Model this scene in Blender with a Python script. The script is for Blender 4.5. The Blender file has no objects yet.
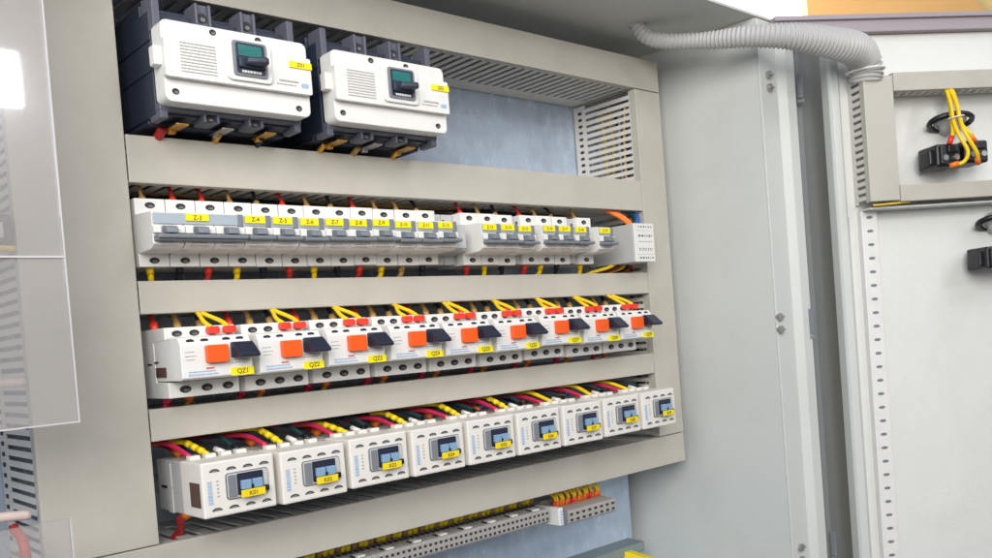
import bpy, bmesh, math, random
from mathutils import Vector, Matrix
random.seed(7)
C = bpy.context.scene.collection
R = math.radians
PI = math.pi

# ------------------------------------------------------------------ materials
def lin(c):
    return tuple(((v/255)/12.92 if v/255 <= .04045 else ((v/255+.055)/1.055)**2.4) for v in c)

def mat(name, rgb, rough=.5, metal=0., noise=.06, scale=40., bump=0., spec=.5, emit=0., coat=0., bscale=None, stretch=None, soil=0, soil_scale=14):
    m = bpy.data.materials.new(name); m.use_nodes = True
    nt = m.node_tree; b = nt.nodes['Principled BSDF']
    col = lin(rgb)
    b.inputs['Roughness'].default_value = rough
    b.inputs['Metallic'].default_value = metal
    b.inputs['Specular IOR Level'].default_value = spec
    b.inputs['Coat Weight'].default_value = coat
    tc = nt.nodes.new('ShaderNodeTexCoord')
    mp = nt.nodes.new('ShaderNodeMapping')
    nt.links.new(tc.outputs['Object'], mp.inputs['Vector'])
    if stretch: mp.inputs['Scale'].default_value = stretch
    nz = nt.nodes.new('ShaderNodeTexNoise'); nz.inputs['Scale'].default_value = scale
    nz.inputs['Detail'].default_value = 5
    nt.links.new(mp.outputs['Vector'], nz.inputs['Vector'])
    mx = nt.nodes.new('ShaderNodeMix'); mx.data_type = 'RGBA'
    mx.inputs['A'].default_value = (*[v*(1-noise) for v in col], 1)
    mx.inputs['B'].default_value = (*[min(1, v*(1+noise)) for v in col], 1)
    nt.links.new(nz.outputs['Fac'], mx.inputs['Factor'])
    if soil:
        n3 = nt.nodes.new('ShaderNodeTexNoise'); n3.inputs['Scale'].default_value = soil_scale; n3.inputs['Detail'].default_value = 8; n3.inputs['Roughness'].default_value = .62
        nt.links.new(tc.outputs['Object'], n3.inputs['Vector'])
        m3 = nt.nodes.new('ShaderNodeMapRange'); m3.inputs['From Min'].default_value = .48; m3.inputs['From Max'].default_value = .72; m3.inputs['To Max'].default_value = soil
        nt.links.new(n3.outputs['Fac'], m3.inputs['Value'])
        x3 = nt.nodes.new('ShaderNodeMix'); x3.data_type = 'RGBA'; x3.inputs['B'].default_value = (col[0]*.55, col[1]*.52, col[2]*.47, 1)
        nt.links.new(m3.outputs['Result'], x3.inputs['Factor']); nt.links.new(mx.outputs['Result'], x3.inputs['A'])
        mx = x3
    nt.links.new(mx.outputs['Result'], b.inputs['Base Color'])
    rr = nt.nodes.new('ShaderNodeMapRange')
    rr.inputs['To Min'].default_value = max(.03, rough-.08); rr.inputs['To Max'].default_value = min(1, rough+.08)
    nt.links.new(nz.outputs['Fac'], rr.inputs['Value']); nt.links.new(rr.outputs['Result'], b.inputs['Roughness'])
    if bump:
        n2 = nt.nodes.new('ShaderNodeTexNoise'); n2.inputs['Scale'].default_value = bscale or scale*8
        nt.links.new(mp.outputs['Vector'], n2.inputs['Vector'])
        bp = nt.nodes.new('ShaderNodeBump'); bp.inputs['Strength'].default_value = bump; bp.inputs['Distance'].default_value = .001
        nt.links.new(n2.outputs['Fac'], bp.inputs['Height']); nt.links.new(bp.outputs['Normal'], b.inputs['Normal'])
    if emit:
        b.inputs['Emission Color'].default_value = (*col, 1); b.inputs['Emission Strength'].default_value = emit
    return m

M = dict(
    duct=mat('duct_pvc', (186, 181, 170), .46, noise=.05, scale=7, bump=.2, bscale=220, soil=.22, soil_scale=11),
    ductin=mat('duct_pvc_side', (214, 210, 202), .5, noise=.04, scale=9),  # duct PVC lightened in colour to offset shade under the device rows
    paint=mat('cabinet_paint', (203, 205, 200), .42, noise=.04, scale=4, bump=.25, bscale=400, soil=.14, soil_scale=6),
    doorp=mat('door_paint', (221, 221, 215), .42, noise=.04, scale=9, bump=.35, bscale=260, soil=.13, soil_scale=8),
    white=mat('white_plastic', (226, 224, 219), .36, noise=.03, scale=30, bump=.1, soil=.16, soil_scale=60),
    cream=mat('cream_plastic', (226, 221, 213), .4, noise=.03, scale=30, bump=.1, soil=.16, soil_scale=55),
    lightgrey=mat('light_grey_plastic', (186, 186, 184), .45, noise=.04, scale=30),
    midgrey=mat('mid_grey_plastic', (120, 124, 130), .45, noise=.05, scale=40),
    leverg=mat('lever_grey', (116, 121, 128), .4, noise=.05, scale=40),
    holder=mat('grey_blue_plastic', (165, 176, 184), .3, noise=.03, scale=30),
    slate=mat('slate_moulding', (38, 46, 62), .5, noise=.1, scale=30),
    slategrey=mat('terminal_shroud', (86, 88, 100), .5, noise=.1, scale=40),
    navy=mat('dark_navy_plastic', (36, 40, 58), .35, noise=.08, scale=60),
    black=mat('black_plastic', (26, 27, 31), .4, noise=.15, scale=60),
    hole=mat('recess_dark', (40, 37, 40), .6, noise=.1),
    steel=mat('screw_steel', (175, 172, 168), .35, metal=.7, noise=.1, scale=80),
    screwdim=mat('screw_painted_shade', (118, 114, 112), .4, metal=.4, noise=.1, scale=80),  # screw steel with the shade of its hole put into the colour
    zinc=mat('galvanised_steel', (190, 204, 222), .26, metal=.3, noise=.26, scale=34, bump=.3, bscale=120, stretch=(1.5, 1, .75), soil=.3, soil_scale=18),
    railm=mat('zinc_rail', (150, 165, 165), .4, metal=.6, noise=.1, scale=30),
    orange=mat('orange_button', (240, 92, 26), .4, noise=.03, scale=50),
    yellow=mat('yellow_tag', (244, 228, 12), .5, noise=.03, scale=80),
    ytag=mat('yellow_gold_tag', (236, 208, 20), .5, noise=.06, scale=80),
    teal=mat('teal_window', (40, 112, 110), .25, noise=.25, scale=60, stretch=(1, 1, 4)),
    blue=mat('pale_blue_plastic', (128, 160, 190), .3, noise=.08, scale=50),
    print=mat('printed_blue_grey', (158, 180, 206), .6, noise=.1),
    gprint=mat('printed_grey', (168, 163, 160), .6, noise=.1),
    dprint=mat('printed_dark', (120, 98, 20), .6, noise=.1),
    kprint=mat('printed_black', (70, 72, 78), .6, noise=.1),
    redp=mat('printed_red', (206, 84, 70), .6),
    sticker=mat('brown_sticker', (84, 58, 52), .5, noise=.15, scale=90),
    terminal=mat('terminal_grey', (166, 161, 157), .5, noise=.05, scale=60),
    wy=mat('wire_yellow', (242, 200, 20), .4, noise=.06), wr=mat('wire_red', (176, 36, 38), .45, noise=.06),
    wp=mat('wire_crimson', (186, 34, 72), .4, noise=.05), wk=mat('wire_black', (22, 26, 34), .4),
    wg=mat('wire_dark_green', (30, 60, 62), .4), wb=mat('wire_blue', (40, 96, 180), .4),
    wo=mat('wire_orange', (244, 120, 40), .4), ww=mat('wire_white', (220, 214, 208), .4),
    wbr=mat('wire_ochre', (168, 132, 76), .45, noise=.2, scale=200),
    fr=mat('ferrule_red', (226, 58, 40), .4), fo=mat('ferrule_orange', (236, 120, 30), .4),
    copper=mat('brass_lug', (214, 160, 70), .3, metal=.7, noise=.15, scale=90),
    hose=mat('hose_grey_pvc', (180, 178, 175), .42, noise=.04, scale=30),
    rubber=mat('gasket_rubber', (126, 129, 130), .65, noise=.12, scale=22, bump=.25, bscale=120, stretch=(3, 1, .4)),
    gasket=mat('door_gasket_foam', (160, 150, 155), .7, noise=.06, scale=60, stretch=(1, 1, 12)),
    wall=mat('warm_plaster', (250, 224, 150), .8, noise=.04, scale=2),
    wood=mat('orange_timber', (240, 186, 116), .5, noise=.14, scale=2.2, stretch=(1, 1, 5)),
    pinkish=mat('pale_tie', (226, 206, 196), .5),
    room=mat('room_wall_paint', (196, 188, 186), .9, noise=.1, scale=1.5),
    floor=mat('room_floor', (120, 112, 104), .7, noise=.1, scale=3),
    daylight=mat('daylight_pane', (255, 252, 244), .5, emit=5.0),
    daylight2=mat('reflected_window_pane', (240, 246, 255), .5, emit=60.0),
)
def sheet_mat():
    m = bpy.data.materials.new('clear_acrylic'); m.use_nodes = True; nt = m.node_tree
    for n in list(nt.nodes): nt.nodes.remove(n)
    out = nt.nodes.new('ShaderNodeOutputMaterial')
    tr = nt.nodes.new('ShaderNodeBsdfTransparent'); tr.inputs[0].default_value = (.95, .95, .95, 1)
    df = nt.nodes.new('ShaderNodeBsdfDiffuse'); df.inputs[0].default_value = (.66, .62, .60, 1)  # milky haze colour stands in for the room reflected in the sheet
    gl = nt.nodes.new('ShaderNodeBsdfGlossy'); gl.inputs['Roughness'].default_value = .035
    tc = nt.nodes.new('ShaderNodeTexCoord'); nz = nt.nodes.new('ShaderNodeTexNoise'); nz.inputs['Scale'].default_value = 5; nz.inputs['Detail'].default_value = 6
    nt.links.new(tc.outputs['Object'], nz.inputs['Vector'])
    mr = nt.nodes.new('ShaderNodeMapRange'); mr.inputs['To Min'].default_value = .12; mr.inputs['To Max'].default_value = .40
    nt.links.new(nz.outputs['Fac'], mr.inputs['Value'])
    m1 = nt.nodes.new('ShaderNodeMixShader'); nt.links.new(mr.outputs['Result'], m1.inputs[0])
    nt.links.new(tr.outputs[0], m1.inputs[1]); nt.links.new(df.outputs[0], m1.inputs[2])
    fr = nt.nodes.new('ShaderNodeFresnel'); fr.inputs['IOR'].default_value = 1.5
    m2 = nt.nodes.new('ShaderNodeMixShader'); nt.links.new(fr.outputs[0], m2.inputs[0])
    nt.links.new(m1.outputs[0], m2.inputs[1]); nt.links.new(gl.outputs[0], m2.inputs[2])
    nt.links.new(m2.outputs[0], out.inputs['Surface'])
    return m
M['sheet'] = sheet_mat()
M['sheetedge'] = mat('acrylic_edge', (196, 190, 192), .4, noise=.04)

# ------------------------------------------------------------------ mesh builder
class MB:
    def __init__(s): s.bm = bmesh.new()
    def _fin(s, geom_faces, bev, mi, smooth):
        fs = list(geom_faces)
        if bev:
            es = list({e for f in fs for e in f.edges}); vs = list({v for f in fs for v in f.verts})
            r = bmesh.ops.bevel(s.bm, geom=es+vs, offset=bev, segments=2, profile=.5, affect='EDGES', clamp_overlap=True)
            fs = list({f for v in r['verts'] for f in v.link_faces} | {f for f in fs if f.is_valid})
        for f in fs:
            if f.is_valid: f.material_index = mi; f.smooth = smooth
    def box(s, x0, x1, y0, y1, z0, z1, bev=0, mi=0):
        v = [s.bm.verts.new((x, y, z)) for x in (x0, x1) for y in (y0, y1) for z in (z0, z1)]
        q = [(0, 1, 3, 2), (4, 6, 7, 5), (0, 4, 5, 1), (2, 3, 7, 6), (0, 2, 6, 4), (1, 5, 7, 3)]
        s._fin([s.bm.faces.new([v[i] for i in f]) for f in q], bev, mi, False); return s
    def prism(s, prof, a0, a1, axis='x', bev=0, mi=0):
        # prof: list of 2D points; axis x -> (y,z); axis y -> (x,z); axis z -> (x,y)
        def P(p, a):
            return {'x': (a, p[0], p[1]), 'y': (p[0], a, p[1]), 'z': (p[0], p[1], a)}[axis]
        A = [s.bm.verts.new(P(p, a0)) for p in prof]; B = [s.bm.verts.new(P(p, a1)) for p in prof]
        n = len(prof); fs = [s.bm.faces.new(A), s.bm.faces.new(B[::-1])]
        for i in range(n): fs.append(s.bm.faces.new((A[i], B[i], B[(i+1) % n], A[(i+1) % n])))
        bmesh.ops.recalc_face_normals(s.bm, faces=fs)
        s._fin(fs, bev, mi, False); return s
    def rrect(s, x0, x1, z0, z1, y0, y1, r, bev=.001, mi=0, seg=5):
        pts = []
        for cx, cz, a in ((x1-r, z1-r, 0), (x0+r, z1-r, 90), (x0+r, z0+r, 180), (x1-r, z0+r, 270)):
            for k in range(seg+1):
                t = R(a+90*k/seg); pts.append((cx+r*math.cos(t), cz+r*math.sin(t)))
        return s.prism(pts, y0, y1, 'y', bev, mi)
    def disc(s, x, z, y0, y1, rx, rz, mi=0, n=16, half=0):
        pts = [(x+rx*math.cos(2*PI*k/n), z+rz*math.sin(2*PI*k/n)) for k in range(n)]
        if half: pts = [(x+rx*math.cos(PI*k/(n-1)), z+rz*math.sin(PI*k/(n-1))) for k in range(n)]
        return s.prism(pts, y0, y1, 'y', 0, mi)
    def tube(s, pts, r, n=8, mi=0, sub=6, rf=None):
        P = [Vector(p) for p in pts]; Q = []
        if len(P) > 2 and sub > 1:
            E = [P[0]*2-P[1]]+P+[P[-1]*2-P[-2]]
            for i in range(1, len(E)-2):
                for k in range(sub):
                    t = k/sub; a, b, c, d = E[i-1:i+3]
                    Q.append(.5*((2*b)+(c-a)*t+(2*a-5*b+4*c-d)*t*t+(3*b-a-3*c+d)*t**3))
            Q.append(P[-1])
        else: Q = P
        rings = []; up = None
        for i, q in enumerate(Q):
            t = (Q[min(i+1, len(Q)-1)]-Q[max(i-1, 0)]).normalized()
            if up is None: up = t.orthogonal().normalized()
            up = (up-t*up.dot(t)).normalized(); w = t.cross(up)
            rr = r if rf is None else rf(i/(len(Q)-1))
            rings.append([s.bm.verts.new(q+(up*math.cos(2*PI*k/n)+w*math.sin(2*PI*k/n))*rr) for k in range(n)])
        fs = []
        for A, B in zip(rings, rings[1:]):
            for k in range(n): fs.append(s.bm.faces.new((A[k], A[(k+1) % n], B[(k+1) % n], B[k])))
        fs += [s.bm.faces.new(rings[0][::-1]), s.bm.faces.new(rings[-1])]
        for f in fs: f.material_index = mi; f.smooth = True
        return s
    def build(s, name, mats, parent=None):
        bmesh.ops.recalc_face_normals(s.bm, faces=s.bm.faces)
        if parent is not None and not parent.get('_local'):
            s.bm.transform(Matrix.Translation(-wloc(parent)))
        me = bpy.data.meshes.new(name); s.bm.to_mesh(me); s.bm.free()
        for m in (mats if isinstance(mats, (list, tuple)) else [mats]): me.materials.append(M[m])
        o = bpy.data.objects.new(name, me); C.objects.link(o)
        if parent is not None: o.parent = parent
        return o

def wloc(o):
    v = Vector((0, 0, 0))
    while o is not None: v += o.location; o = o.parent
    return v

def tag(o, label, cat, group=None, kind=None):
    o['label'] = label; o['category'] = cat
    if group: o['group'] = group
    if kind: o['kind'] = kind
    return o
def thing(name, label, cat, loc, group=None, rz=0):
    o = bpy.data.objects.new(name, None); C.objects.link(o); o.empty_display_size = .01
    o.location = loc; o.rotation_euler = (0, 0, rz)
    return tag(o, label, cat, group)
def solo(mb, name, mats, label, cat, group=None, loc=None):
    """a thing that is one mesh; origin moved to loc"""
    if loc is not None: mb.bm.transform(Matrix.Translation(-Vector(loc)))
    o = mb.build(name, mats)
    if loc is not None: o.location = loc
    return tag(o, label, cat, group)
def dup(root, loc, label):
    def cp(o, p):
        c = o.copy(); C.objects.link(c); c.parent = p
        for ch in list(o.children): cp(ch, c)
        return c
    r = cp(root, None); r.location = loc; r['label'] = label
    if root.name.split('.')[0] in ('miniature_breaker', 'residual_current_breaker', 'contactor'):
        r.location.z += random.uniform(-.0006, .0006); r.location.y += random.uniform(-.0008, .0008)
        r.rotation_euler = (R(random.uniform(-.5, .5)), R(random.uniform(-.35, .35)), R(random.uniform(-.25, .25)))
    return r
_txt = {}
def text_mesh(s, size):
    k = (s, size)
    if k not in _txt:
        cu = bpy.data.curves.new('t', 'FONT'); cu.body = s; cu.size = size; cu.align_x = 'CENTER'; cu.align_y = 'CENTER'
        cu.offset = size*.022
        ob = bpy.data.objects.new('t', cu); C.objects.link(ob)
        dg = bpy.context.evaluated_depsgraph_get()
        me = bpy.data.meshes.new_from_object(ob.evaluated_get(dg))
        bpy.data.objects.remove(ob)
        me.transform(Matrix.Rotation(PI/2, 4, 'X')); _txt[k] = me
    return _txt[k]
def lettering(s, size, x, y, z, parent, m='dprint'):
    me = text_mesh(s, size).copy(); me.materials.clear(); me.materials.append(M[m])
    o = bpy.data.objects.new('lettering', me); C.objects.link(o); o.parent = parent
    o.location = Vector((x, y, z))-wloc(parent)
    return o
def child(o, name):
    return [c for c in o.children if c.name.split('.')[0] == name][0]
ORD = ['first', 'second', 'third', 'fourth', 'fifth', 'sixth', 'seventh', 'eighth', 'ninth', 'tenth', 'eleventh', 'twelfth', 'thirteenth',
       'fourteenth', 'fifteenth', 'sixteenth', 'seventeenth', 'eighteenth', 'nineteenth']
def which(i, n):
    return 'leftmost' if i == 0 else 'rightmost' if i == n-1 else ORD[i]+' from the left'

W = .70; XL = -.0918; XR = .7545; YB = .12     # opening width, duct outer edges, mounting plate plane
Za, Zb, Zc, Zd, Ze, Zf, Zg, Zh, Zt, Zs = .2736, .232, .1468, .118, .035, .007, -.083, -.1234, .4018, .4446

# ------------------------------------------------------------------ cabinet
cab = thing('electrical_cabinet', 'pale grey steel control cabinet with its door swung wide open', 'cabinet', (0, 0, -.62))
b = MB(); b.box(-.9, .7655, YB, YB+.003, -.6, .47); b.build('mounting_plate', 'zinc', cab)
b = MB(); b.box(.786, .789, -.139, .16, -.6, .4705, 0); b.box(-.9, .786, .155, .16, -.6, .4705); b.build('side_wall', 'paint', cab)
b = MB(); b.box(-.9, .868, -.142, .163, .4715, .4755, .0008)
b.build('roof_panel', 'paint', cab)
b = MB(); b.box(-.9, .785, -.13, .154, -.45, -.446); b.build('floor_panel', 'zinc', cab)
b = MB()
b.prism([(.7865, -.139), (.7865, -.142), (.828, -.142), (.838, -.151), (.856, -.153), (.864, -.149), (.866, -.139)], -.6, .4695, 'z', .0008)
fl = b.build('front_flange', 'paint', cab)
b = MB(); b.prism([(.876, -.134), (.878, -.143), (.884, -.146), (.89, -.142), (.962, -.142), (.968, -.146), (.976, -.145), (.985, -.134)], -.6, .462, 'z', .0006)
sl = b.build('door_seal', 'rubber', cab)
b = MB(); b.box(.8665, .99, -.133, -.1295, -.6, .462); b.build('frame_channel', 'paint', cab)
for zc, xx in ((.3872, .7995), (.0625, .785), (-.2515, .7985)):
    b = MB()
    b.box(xx+.066 if zc > 0 else xx+.074, xx+.0686 if zc > 0 else xx+.0766, -.158, -.150, zc-.017, zc+.017, .0008)
    h = b.build('hinge', 'midgrey', cab)
    for dz in (.009, -.008):
        s_ = MB(); s_.disc(xx+.006, zc+dz, -.1465, -.1405, .0052, .0052); s_.box(xx+.003, xx+.0135, -.1475, -.1465, zc+dz-.001, zc+dz+.0012, .0003)
        s_.build('hinge_screw', 'steel', h)
    s_ = MB(); s_.disc(xx+.0675 if zc > 0 else xx+.0755, zc-.021, -.158, -.150, .0022, .0030); s_.build('hinge_pin', 'steel', h)

# door: local frame x along the door, -y towards the room
HX, HY = .845, -.16
TH = math.atan2(-.557, .83)
DS, DC = math.sin(TH), math.cos(TH)
def dloc(s, k, z): return Vector((HX+DC*s+DS*k, HY+DS*s-DC*k, z))
def droot(name, label, cat, s, k, z, group=None):
    o = thing(name, label, cat, dloc(s, k, z), group, TH); o['_local'] = 1; o['_s'] = (s, k, z); return o
class DB(MB):
    """door-frame builder: give s, k, z; turned into the root's local frame"""
    def build(s, name, mats, parent):
        r = parent
        while r.parent is not None: r = r.parent
        if r.get('_s') is not None:
            t = r['_s']; s.bm.transform(Matrix.Translation(Vector((-t[0], t[1], -t[2]))))
        bmesh.ops.recalc_face_normals(s.bm, faces=s.bm.faces)
        me = bpy.data.meshes.new(name); s.bm.to_mesh(me); s.bm.free()
        for m in (mats if isinstance(mats, (list, tuple)) else [mats]): me.materials.append(M[m])
        o = bpy.data.objects.new(name, me); C.objects.link(o); o.parent = parent
        return o
dr = bpy.data.objects.new('door', None); C.objects.link(dr); dr.parent = cab; dr.empty_display_size = .01
dr.location = Vector((HX, HY, 0))-cab.location; dr.rotation_euler = (0, 0, TH)
# door pieces are sub-parts in the door's own frame (x = s, y = -k)
b = DB(); b.box(.046, .75, .0, .0015, -.6, .4475, 0); b.build('door_panel', 'doorp', dr)
b = DB(); b.prism([(.043, .012), (.043, -.006), (.046, -.010), (.056, -.010), (.0595, -.006), (.0595, 0), (.0585, .012)], -.6, .4435, 'z', .0008); b.build('edge_fold', 'paint', dr)
b = DB()
b.box(-.03, .75, -.012, .004, .4485, .4535, .001); b.box(-.03, .75, -.009, .004, .4535, .466, 0); b.box(-.03, .75, -.014, .004, .466, .4725, .001)
b.build('top_gasket', 'gasket', dr)
b = DB(); b.box(.0765, .1000, -.010, -.0005, -.6, .207, .0008); st = b.build('perforated_strip', 'white', dr)
b = DB(); z = .1975
while z > -.58:
    b.disc(.0885, z, -.0103, -.0101, .0048, .0021); z -= .0186
b.build('strip_hole', 'midgrey', st)['kind'] = 'stuff'
b = DB(); b.box(.058, .0640, -.0012, -.0004, -.6, .2); b.build('fold_shadow_strip', 'lightgrey', dr)  # grey strip paints the shadow line between edge fold and door panel

# ------------------------------------------------------------------ wiring ducts
def comb_h(b, x0, x1, z0, z1, y0=.004, y1=YB-.002, pitch=.0142, w=.0078):
    """slotted duct wall lying flat (z thickness), teeth along x"""
    b.box(x0, x1, y1-.028, y1, z0, z1); x = x0+.002
    while x < x1-w:
        b.prism([(x, y0+.002), (x+.001, y0), (x+w-.001, y0), (x+w, y0+.002), (x+w, y1-.0282), (x, y1-.0282)], z0, z1, 'z')
        x += pitch
    b.box(x0, x1, y0+.001, y0+.006, z0+.0002, z1-.0002)
def duct_h(z0, z1, label, x0=.001, x1=W-.001, pitch=.0142, w=.0078):
    t = thing('wiring_duct', label, 'cable duct', ((x0+x1)/2, YB-.002, (z0+z1)/2), 'slotted grey cable ducts inside the cabinet')
    b = MB(); b.box(x0, x1, 0, .0022, z0, z1, .0008); b.box(x0, x1, .0022, .010, z0, z0+.0016); b.box(x0, x1, .0022, .010, z1-.0016, z1)
    b.build('duct_cover', 'duct', t)
    for a in (z0+.0018, z1-.0033):
        b = MB(); comb_h(b, x0, x1, a, a+.0015, pitch=pitch, w=w)
        b.build('slotted_side', 'ductin', t)
    return t
duct_h(Zt, Zs, 'horizontal grey cable duct along the top above the large breakers', XL, XR)
duct_h(Zb, Za, 'horizontal grey cable duct between the large breakers and the narrow breaker row')
duct_h(Zd, Zc, 'horizontal grey cable duct between the narrow breakers and orange-button breakers')
duct_h(Zf, Ze, 'horizontal grey cable duct between the orange-button breakers and the contactors', pitch=.0195, w=.0115)
duct_h(Zh, Zg, 'lowest horizontal grey cable duct, under the row of contactors', XL, XR, .0195, .0115)
def comb_v(b, xa, xb, z0, z1, y0=.004, y1=YB-.002, pitch=.0094, w=.0054):
    b.box(xa, xb, y1-.022, y1, z0, z1); b.box(xa, xb, y0, y0+.010, z0, z1); z = z0+.002
    while z < z1-w:
        b.box(xa, xb, y0+.010, y1-.0222, z, z+w); z += pitch
def duct_v(x0, x1, label):
    z0, z1 = Zg+.001, Zt-.001
    t = thing('wiring_duct', label, 'cable duct', ((x0+x1)/2, YB-.002, z0), 'slotted grey cable ducts inside the cabinet')
    b = MB(); b.box(x0, x1, 0, .0022, z0, z1, .0008); b.box(x0, x0+.0016, .0022, .010, z0, z1); b.box(x1-.0016, x1, .0022, .010, z0, z1)
    b.build('duct_cover', 'duct', t)
    for xa in (x0+.002, x1-.0035):
        b = MB(); comb_v(b, xa, xa+.0015, z0, z1)
        # knock-out holes in the solid rear strip
        b.build('slotted_side', 'ductin', t)
    b = MB(); z = z0+.01
    while z < z1-.01: b.box(x0+.0010, x0+.0019, .103, .109, z, z+.0035); z += .0094
    b.build('knockout_row', 'hole', t)['kind'] = 'stuff'
    return t
duct_v(XL, 0, 'wide upright grey cable duct on the left behind clear sheet')
duct_v(W, XR, 'narrow upright grey cable duct on the right beside the cabinet wall')

# cables seen through the right duct's slots
for i in range(7):
    m = ['wbr', 'wy', 'wg', 'wy', 'ww', 'wbr', 'wk'][i]
    x = .708+.0055*i; y = .03+.012*((i*3) % 5)
    p = [(x+random.uniform(-.003, .003), y+random.uniform(-.008, .008), z) for z in (-.07, .05, .15, .25, .33, .385)]
    b = MB(); b.tube(p, .0024, 6)
    solo(b, 'cable', m, '%s cable running up inside the right upright duct, %s' % (['ochre', 'yellow', 'dark green', 'yellow', 'white', 'ochre', 'black'][i], which(i, 7)), 'cable', 'cables inside the right upright duct', (x, y, -.07))

# DIN rails
for z, x1, nm in ((.189, .64, 'narrow breakers'), (.074, .69, 'orange-button breakers'), (-.036, .69, 'contactors'), (-.163, .655, 'terminal blocks')):
    zt = z
    y0 = .052 if z > -.1 else .085
    b = MB(); b.prism([(y0, zt-.013), (y0+.002, zt-.013), (y0+.002, zt-.008), (y0+.010, zt-.008), (y0+.010, zt+.008), (y0+.002, zt+.008), (y0+.002, zt+.013), (y0, zt+.013),
        (y0, zt+.009), (y0+.0085, zt+.007), (y0+.0085, zt-.007), (y0, zt-.009)], .004, x1, 'x')
    solo(b, 'mounting_rail', 'railm', 'zinc mounting rail that carries the %s' % nm, 'rail', 'zinc mounting rails', (.3, y0+.01, zt))

# ------------------------------------------------------------------ generic small bits
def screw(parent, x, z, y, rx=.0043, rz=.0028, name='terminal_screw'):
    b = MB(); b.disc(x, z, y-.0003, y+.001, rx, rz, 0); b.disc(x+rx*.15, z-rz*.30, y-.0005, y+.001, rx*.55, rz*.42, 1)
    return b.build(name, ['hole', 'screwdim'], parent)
def dashes(b, x0, x1, z, y, h=.0009, seed=0, mi=0, gap=.0006):
    rnd = random.Random(seed); x = x0
    while x < x1:
        w = rnd.uniform(.001, .0035); b.box(x, min(x+w, x1), y-.0002, y+.0005, z-h/2, z+h/2, 0, mi); x += w+gap

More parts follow.
